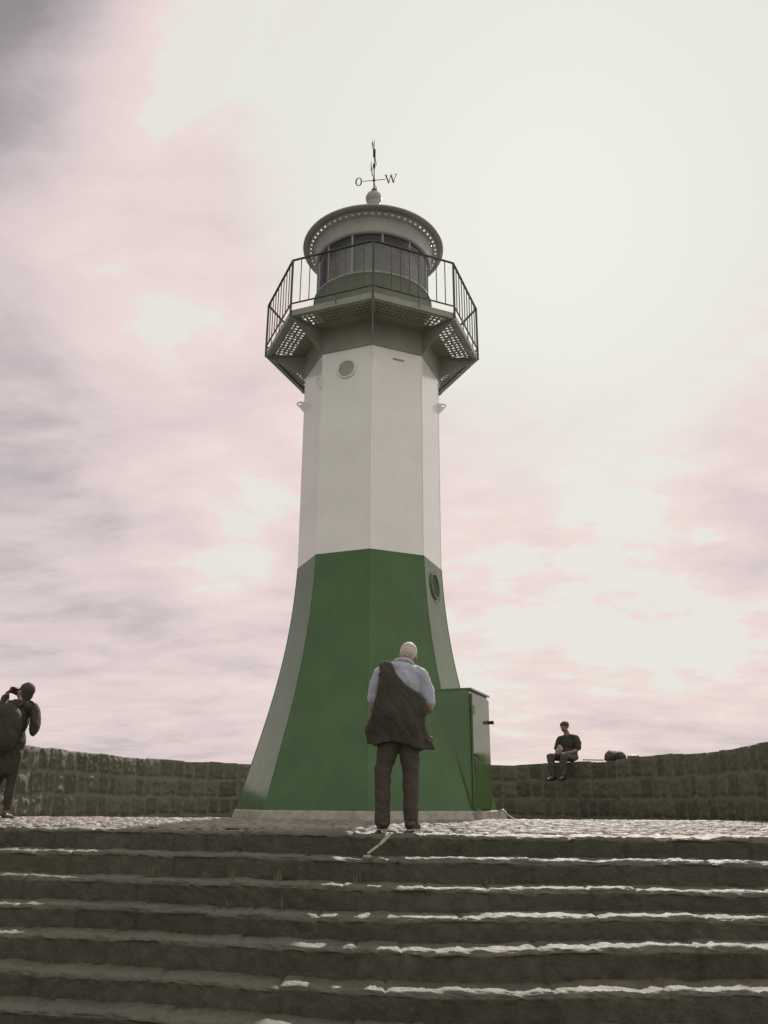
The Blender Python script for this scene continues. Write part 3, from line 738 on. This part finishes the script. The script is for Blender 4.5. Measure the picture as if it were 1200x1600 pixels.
# trousers
bm = bmesh.new()
ell(bm, (.035, -.005, .90), (.178, .145, .13))
for s, fx in ((-1, -.125), (1, .135)):
    caps(bm, [(.03+s*.082, -.01, .84), (fx, .0, .50), (fx, -.012, .26), (fx+s*.0, -.002, .075)], [.108, .080, .074, .070])
remesh('trousers', bm, TROU, man, .011, 3, disp=(14, .026, .7))
for s, fx in ((-1, -.125), (1, .135)):
    bm = bmesh.new(); fy = -.02 if s < 0 else -.035
    rzf = R(8) if s < 0 else R(-22)
    def F(x_, y_, z_): return Vector((fx+x_*math.cos(rzf)-y_*math.sin(rzf), fy+x_*math.sin(rzf)+y_*math.cos(rzf), z_))
    caps(bm, [F(0, -.05, .055), F(0, .03, .055), F(0, .12, .04), F(0, .17, .033)], [.046, .048, .044, .034])
    sh = remesh('shoe', bm, SHOE, man, .009, 2)
    bm = bmesh.new(); add_tube(bm, [F(0, -.075, .008), F(0, -.03, .008), F(0, .1, .008), F(0, .19, .008)], [.03, .045, .046, .025], 12)
    g = bm.verts[:]; 
    for v in g: v.co.z = .010+(v.co.z-.008)*.26
    bobj('sole', bm, SOLE, sh, True)
# dark sling bag and jacket hung from the left shoulder across the back
PX = [(596, 1036), (603, 1033), (612, 1033), (615, 1045), (619, 1056), (626, 1066), (638, 1077), (658, 1088), (666, 1094), (664, 1120), (667, 1140), (672, 1155), (680, 1176), (668, 1178), (655, 1177), (648, 1172), (632, 1166), (612, 1163), (597, 1166), (590, 1170), (583, 1165), (577, 1164), (573, 1145), (578, 1128), (585, 1112), (590, 1092), (594, 1060)]
def loc(px, py):
    x_ = (px-600)*.00612-.127; z_ = float(np.interp(py, [1035, 1105, 1175], [1.505, 1.09, .70]))-mz
    return x_, z_
poly = np.array([loc(*p) for p in PX])
def inside(px, pz):
    c = np.zeros(px.shape, bool); n = len(poly); j = n-1
    for i in range(n):
        xi, zi = poly[i]; xj, zj = poly[j]
        cnd = ((zi > pz) != (zj > pz)) & (px < (xj-xi)*(pz-zi)/(zj-zi+1e-12)+xi); c ^= cnd; j = i
    return c
st = .010
gx = np.arange(-.34, .42, st); gz = np.arange(.64, 1.56, st)
GX, GZg = np.meshgrid(gx, gz, indexing='ij'); IN = inside(GX, GZg)
def backy(x_, z_):
    w = np.interp(z_, [.7, .95, 1.2, 1.4, 1.5, 1.56], [.23, .20, .22, .22, .2, .16]); dpt = np.interp(z_, [.7, .9, 1.05, 1.3, 1.42, 1.5, 1.56], [.15, .165, .17, .165, .135, .08, .02])
    t = np.clip(np.abs(x_-.045)/w, 0, 1.35); return -dpt*np.sqrt(np.clip(1-(t*.78)**2, .05, 1))-.004
bm = bmesh.new(); cache = {}
fold = lambda x_, z_: .022*math.sin(x_*38+z_*9)*max(0, min(1, (1.25-z_)*1.6))+.012*math.sin(x_*17-z_*21)
def vv_(i, j, lay):
    k = (i, j, lay)
    if k not in cache:
        x_, z_ = gx[0]+i*st-st/2, gz[0]+j*st-st/2; yb = float(backy(x_, z_))
        th_ = .018+.045*math.exp(-((x_-.04)/.16)**2-((z_-1.02)/.16)**2)
        cache[k] = bm.verts.new((x_, (yb+.03) if lay == 0 else yb-th_-.4*fold(x_, z_), z_))
    return cache[k]
for i in range(len(gx)):
    for j in range(len(gz)):
        if not IN[i, j]: continue
        c4 = [(i, j), (i+1, j), (i+1, j+1), (i, j+1)]
        bm.faces.new([vv_(*c, 1) for c in c4]); bm.faces.new([vv_(*c, 0) for c in c4[::-1]])
        for (di, dj, a, b) in ((0, -1, 0, 1), (1, 0, 1, 2), (0, 1, 2, 3), (-1, 0, 3, 0)):
            ii, jj = i+di, j+dj
            if not (0 <= ii < len(gx) and 0 <= jj < len(gz) and IN[ii, jj]):
                bm.faces.new([vv_(*c4[a], 0), vv_(*c4[b], 0), vv_(*c4[b], 1), vv_(*c4[a], 1)])
bmesh.ops.recalc_face_normals(bm, faces=bm.faces)
bag = remesh('sling_bag', bm, BLACK, None, .009, 6, disp=(13, .045, .35))
bag.location = man.location; tag(bag, 'black sling bag and jacket hanging from the left shoulder of the white-haired man', 'bag')
bm = bmesh.new(); ell(bm, (.315, -.12, .79), (.028, .02, .04), 0, 20); remesh('bag_highlight', bm, mat('bag highlight tone', (.10, .085, .065), None, 20, .6), bag, .008, 2)  # paler lump standing in for the highlight on the bag

# --- photographer at the left edge
GX0, GY0 = -4.64, 10.6
gz0 = float(platZ(np.array([GX0]), np.array([GY0]))[0])+.01
ph_ = tag(empty('person', (GX0, GY0, gz0)), 'person in dark coat with raised arms taking a picture at the left edge', 'person')
COAT = mat('dark coat cloth', (.030, .027, .02), (.042, .037, .027), 18, .8, .1, .6, 120)
SLV = mat('dark grey sleeve cloth', (.04, .037, .03), (.06, .055, .044), 18, .8, .1, .6, 120)
bm = bmesh.new()
qh = Matrix.Rotation(R(62), 3, 'Z') @ Matrix.Rotation(R(16), 3, 'X')
hc = Vector((.07, .05, 1.53)); head(bm, hc, qh, 1.0)
caps(bm, [(.03, .0, 1.34), (.06, .03, 1.47)], [.055, .05])
ell(bm, (0, 0, 1.18), (.15, .10, .2)); ell(bm, (0, 0, .93), (.15, .11, .15))
caps(bm, [(-.15, .02, 1.32), (-.23, .12, 1.31), (-.19, .12, 1.53)], [.045, .038, .026]); caps(bm, [(.17, .02, 1.32), (.11, .19, 1.28), (-.07, .19, 1.50)], [.045, .038, .026])
hand(bm, (-.19, .12, 1.53), (.5, .1, .5), (.6, .1, -.4), 1, .5); hand(bm, (-.07, .19, 1.50), (-.3, -.1, .6), (-.4, -.3, .1), -1, .5)
for s in (-1, 1):
    fx = s*.085-.01
    caps(bm, [(s*.07, 0, .84), (fx, .015, .46), (fx, -.01, .30), (fx, 0, .07)], [.08, .048, .046, .03]); caps(bm, [(fx, -.02, .04), (fx+s*.01, .12, .03)], [.033, .028])
remesh('body', bm, SKIN, ph_, .008, 2)
bm = bmesh.new(); sph(bm, hc+qh @ Vector((0, -.025, .038)), (.088, .102, .094), qh); sph(bm, hc+qh @ Vector((0, -.05, -.03)), (.075, .06, .08), qh); remesh('hair', bm, HAIRD, ph_, .008, 3, disp=(50, .008, .5))
bm = bmesh.new(); ell(bm, (0, -.0, 1.17), (.185, .145, .21)); ell(bm, (0, 0, .92), (.175, .15, .24)); caps(bm, [(-.15, .0, 1.33), (.0, -.01, 1.37), (.16, .0, 1.33)], [.07, .075, .07])
caps(bm, [(0, 0, .78), (0, 0, .62)], [.165, .15]); remesh('coat', bm, COAT, ph_, .012, 3, disp=(14, .035, .5))
for s, pts in ((-1, [(-.15, .02, 1.33), (-.25, .12, 1.31), (-.20, .12, 1.48)]), (1, [(.17, .02, 1.33), (.11, .19, 1.28), (-.04, .19, 1.45)])):
    bm = bmesh.new(); caps(bm, pts, [.072, .062, .045]); remesh('sleeve', bm, SLV, ph_, .010, 2, disp=(24, .025, .4))
bm = bmesh.new()
for s in (-1, 1):
    fx = s*.085-.01; caps(bm, [(s*.07, 0, .70), (fx, .01, .42), (fx, -.01, .28), (fx, 0, .12)], [.09, .056, .056, .038])
remesh('leggings', bm, COAT, ph_, .010, 2)
for s in (-1, 1):
    fx = s*.085-.01; bm = bmesh.new(); caps(bm, [(fx, -.03, .045), (fx, .05, .04), (fx+s*.01, .13, .03)], [.04, .038, .03]); remesh('shoe', bm, SHOE, ph_, .009, 2)
rk = empty('rucksack', (GX0, GY0, gz0)); tag(rk, 'large dark rucksack on the back of the person taking a picture', 'rucksack')
bm = bmesh.new(); ell(bm, (-.0, -.22, 1.10), (.20, .14, .27)); ell(bm, (-.0, -.25, .96), (.18, .13, .18)); rkb = remesh('pack', bm, COAT, rk, .011, 4, disp=(12, .03, .6))
for q in (-1, 1):
    bm = bmesh.new(); caps(bm, [(q*.09, -.14, 1.34), (q*.105, -.02, 1.42), (q*.115, .08, 1.36)], [.02]*3); remesh('shoulder_strap', bm, BLACK, rk, .008, 2)
sb = empty('shoulder_bag', (GX0, GY0, gz0)); tag(sb, 'dark rounded bag hanging at the right side of the person taking a picture', 'bag')
bm = bmesh.new(); ell(bm, (.265, .0, 1.20), (.06, .10, .19), 0, -8); ell(bm, (.26, 0, 1.10), (.055, .09, .12)); remesh('bag_body', bm, COAT, sb, .010, 4, disp=(14, .02, .6))
bm = bmesh.new(); caps(bm, [(.28, .0, 1.33), (.19, .0, 1.405), (.10, .02, 1.43)], [.014]*3); remesh('strap', bm, BLACK, sb, .007, 1)
cm = empty('camera_body', (GX0, GY0, gz0)); tag(cm, 'small dark camera held up by the person at the left edge', 'camera')
bm = bmesh.new(); qc = Matrix.Rotation(R(62), 3, 'Z') @ Matrix.Rotation(R(16), 3, 'X'); cc_ = Vector((-.11, .15, 1.565)); add_box(bm, cc_, (.13, .05, .085), qc)
bmesh.ops.bevel(bm, geom=bm.edges[:], offset=.008, segments=2, affect='EDGES'); bobj('casing', bm, SHOE, cm)
bm = bmesh.new(); add_tube(bm, [cc_+qc @ Vector((0, .02, 0)), cc_+qc @ Vector((0, .08, 0))], [.032, .028], 16); bobj('lens', bm, SHOE, cm)

# --- person seated on the wall
def wall_at(ratio, lo_y=10):
    k = np.where((np.abs(wpts[:, 0]/wpts[:, 1]-ratio) < .004) & (wpts[:, 1] > lo_y))[0]; return int(k[len(k)//2])
i_s = wall_at((885-600)/1280*.957); SX, SY = wpts[i_s]
sn = nin[i_s]; face = math.atan2(sn[1], sn[0])+math.pi/2+R(-6)+math.pi     # local +y looks into the yard
fx_ang = math.atan2(sn[1], sn[0])-math.pi/2+R(10)
sit = tag(empty('person', (SX-sn[0]*.12, SY-sn[1]*.12, float(topz[i_s])+.0), fx_ang), 'person in dark t-shirt sitting on top of the wall with legs hanging down', 'person')
DSH = mat('dark t-shirt cloth', (.04, .036, .027), (.05, .046, .035), 18, .85, .05, .4, 120)
JEAN = mat('dark jeans', (.06, .058, .048), (.085, .08, .068), 14, .85, .05, .4, 120)
bm = bmesh.new()
qh = Matrix.Rotation(R(4), 3, 'Z') @ Matrix.Rotation(R(-14), 3, 'X'); hc = Vector((.02, .06, .77)); head(bm, hc, qh, 1.0)
caps(bm, [(0, -.01, .55), (.01, .03, .67)], [.058, .055]); ell(bm, (0, -.03, .42), (.15, .10, .2)); ell(bm, (0, -.02, .2), (.15, .11, .16)); ell(bm, (0, 0, .1), (.17, .12, .09))
for s in (-1, 1):
    caps(bm, [(s*.17, -.01, .52), (s*.23, .0, .38), (s*.235, .04, .26)], [.048, .04, .036]); caps(bm, [(s*.235, .04, .26), (s*.17, .18, .20), (s*.10, .27, .19)], [.036, .032, .024])
    hand(bm, (s*.10, .27, .19), (-s*.7, .5, 0), (-s*.3, .1, -1), -s, .6)
    caps(bm, [(s*.09, .02, .09), (s*.15, .38, .10), (s*.12, .40, -.30), (s*.11, .36, -.33)], [.08, .058, .045, .035]); caps(bm, [(s*.12, .40, -.33), (s*.13, .52, -.37)], [.038, .03])
remesh('body', bm, SKIN, sit, .010, 2)
bm = bmesh.new(); sph(bm, hc+qh @ Vector((0, -.02, .045)), (.086, .102, .088), qh); remesh('hair', bm, HAIRD, sit, .009, 2, disp=(50, .008, .5))
bm = bmesh.new(); ell(bm, (0, -.03, .41), (.175, .13, .2)); ell(bm, (0, -.02, .2), (.17, .135, .15)); caps(bm, [(-.15, -.01, .53), (0, -.02, .57), (.15, -.01, .53)], [.065, .07, .065])
for s in (-1, 1): caps(bm, [(s*.17, -.01, .53), (s*.232, .0, .40), (s*.245, .03, .31)], [.068, .066, .064])
remesh('t_shirt', bm, DSH, sit, .012, 3, disp=(16, .025, .5))
bm = bmesh.new(); ell(bm, (0, 0, .10), (.19, .15, .10))
for s in (-1, 1): caps(bm, [(s*.09, .04, .10), (s*.16, .40, .11), (s*.13, .42, -.10), (s*.12, .40, -.30)], [.10, .078, .070, .066])
remesh('jeans', bm, JEAN, sit, .012, 3, disp=(16, .03, .5))
for s in (-1, 1):
    bm = bmesh.new(); caps(bm, [(s*.12, .38, -.36), (s*.125, .46, -.375), (s*.135, .55, -.395)], [.045, .043, .034]); remesh('shoe', bm, SHOE, sit, .010, 2)
hc_ = empty('paper_wrap', sit.location, fx_ang); tag(hc_, 'crumpled pale paper held in the lap of the seated person', 'paper')
bm = bmesh.new(); ell(bm, (.0, .29, .25), (.055, .03, .07), 0, 14); ell(bm, (.05, .28, .21), (.05, .04, .05)); remesh('sheet', bm, mat('pale paper', (.42, .40, .34), None, 20, .8), hc_, .009, 1, disp=(50, .03, .8))

sit.scale = (1.04, 1, .88)
# --- rucksack lying on the wall top and a rail-thin rolled mat beside it
i_b = wall_at((948-600)/1280*.957); BX, BY = wpts[i_b]; bn = nin[i_b]; ba = math.atan2(bn[1], bn[0])+math.pi/2
bg_ = tag(empty('backpack', (BX-bn[0]*.2, BY-bn[1]*.2, float(topz[i_b])-.01), ba), 'dark backpack lying on its side on top of the wall', 'backpack'); bg_.scale = (1.15,)*3
bm = bmesh.new(); caps(bm, [(-.22, 0, .07), (-.10, 0, .10), (.02, .0, .09)], [.03, .095, .09]); remesh('pack', bm, mat('grey green canvas', (.10, .10, .08), (.06, .06, .05), 24, .85), bg_, .010, 3, disp=(18, .04, .8))
bm = bmesh.new(); ell(bm, (.13, 0, .085), (.10, .11, .085)); ell(bm, (.16, 0, .07), (.09, .1, .07)); remesh('lid_pocket', bm, BLACK, bg_, .010, 2)
def on_wall(px, back=.2):
    i = wall_at((px-600)/1280*.957); p = wpts[i]-nin[i]*back; return Vector((p[0], p[1], float(topz[i])+.01)), i
p0, _ = on_wall(906, .15); p1, _ = on_wall(934, .15)
bm = bmesh.new(); add_bar(bm, p0+Vector((0, 0, .025)), p1+Vector((0, 0, .035)), .05, .018); tag(bobj('walking_pole', bm, mat('dark pole', (.07, .06, .05), None, 9, .5)), 'thin dark pole lying flat on the wall between the seated person and the backpack', 'pole')
p0, ii = on_wall(977, .2)
bm = bmesh.new(); caps(bm, [p0+Vector((-.07, .05, .03)), p0+Vector((.07, -.05, .03))], [.03, .028]); bt = remesh('bottle', bm, mat('dull bottle', (.20, .16, .13), None, 9, .5), None, .008, 2); tag(bt, 'small bottle lying on the wall top to the right of the backpack', 'bottle')

# --- pale strip of wood leaning on the top riser by the man's left foot
def ray(px, py):
    u, v = px-600, py-800; c, s = math.cos(R(ROLL)), math.sin(R(ROLL)); u, v = c*u+s*v, -s*u+c*v
    q = -v/1280; ct, st_ = math.cos(R(PITCH)), math.sin(R(PITCH)); r_ = (q*ct+st_)/(ct-q*st_)
    return u/1280*(ct+r_*st_), r_
def at(px, py, Y_): a, b = ray(px, py); return Vector((a*Y_, Y_, EYE+b*Y_))
bm = bmesh.new()
a_ = at(611, 1302, 7.64); b_ = at(594, 1319, 7.58); c_ = at(574, 1334, 7.52)
for p, q, w in ((a_, b_, .026), (b_, c_, .018)): add_bar(bm, p, q, w, .014, up=(0, -1, .3))
st_o = bobj('wooden_strip', bm, mat('weathered pale wood', (.40, .37, .31), (.28, .26, .22), 26, .7, .1, .5, 90)); tag(st_o, "pale thin strip of wood leaning against the top step below the man's left foot", 'wood strip')
bm = bmesh.new(); pc = at(574, 1337, 7.44); pc.z = float(EYE-edgeH(1, np.array([pc.x]))[0])+.012; ell(bm, pc, (.04, .03, .016)); tag(remesh('pebble', bm, M_CONC, None, .008, 2, disp=(30, .015, 1)), 'pale flat pebble on the step below the leaning strip of wood', 'stone')

# --- dry grass growing in the joints
M_DRY = mat('dry grass', (.24, .22, .14), (.16, .16, .09), 30, .8)
def tuft(k, px, n_, h_, lab, seed):
    rt = random.Random(seed); r0 = HT[k][1]; Y_ = 0
    Xg = 0.; yb = 7
    for _ in range(6):
        yb = float(edgeY(np.array([Xg]))[0])-TREAD*(k-1)-.03; Xg = (px-600)/1280*(yb*.943-.15)
    zb_ = EYE-float(edgeH(k, np.array([Xg]))[0]); bm = bmesh.new()
    for i in range(n_):
        a = rt.uniform(0, 6.28); l = h_*rt.uniform(.45, 1.1); lean = rt.uniform(.1, .5)*l; sx = rt.uniform(-.035, .035)
        b0 = Vector((sx, rt.uniform(-.03, -.005), 0)); p1 = b0+Vector((math.cos(a)*lean*.4, -abs(math.sin(a))*lean*.4, l*.6)); p2 = b0+Vector((math.cos(a)*lean, -abs(math.sin(a))*lean, l))
        add_tube(bm, [b0, p1, p2], [.0022, .0018, .0008], 4)
    o = bobj('grass_tuft', bm, M_DRY); o.location = (Xg, yb, zb_); tag(o, lab, 'grass tuft', 'dry grass tufts in the step joints')
tuft(2, 440, 22, .10, 'largest dry grass tuft in the second step joint left of the man', 1)
tuft(2, 560, 10, .12, 'tall thin dry grass tuft on the second step just below the leaning wood strip', 2)
tuft(2, 243, 8, .09, 'dry grass tuft on the second step furthest left', 3)
tuft(2, 368, 16, .10, 'dry grass tuft on the second step below the left corner of the tower plinth', 4)
tuft(2, 765, 9, .09, 'dry grass tuft on the second step right of the man', 5)
tuft(3, 450, 6, .11, 'sparse dry grass tuft on the third step below the largest tuft', 6)
tuft(3, 369, 7, .08, 'short dry grass tuft on the third step further left', 7)
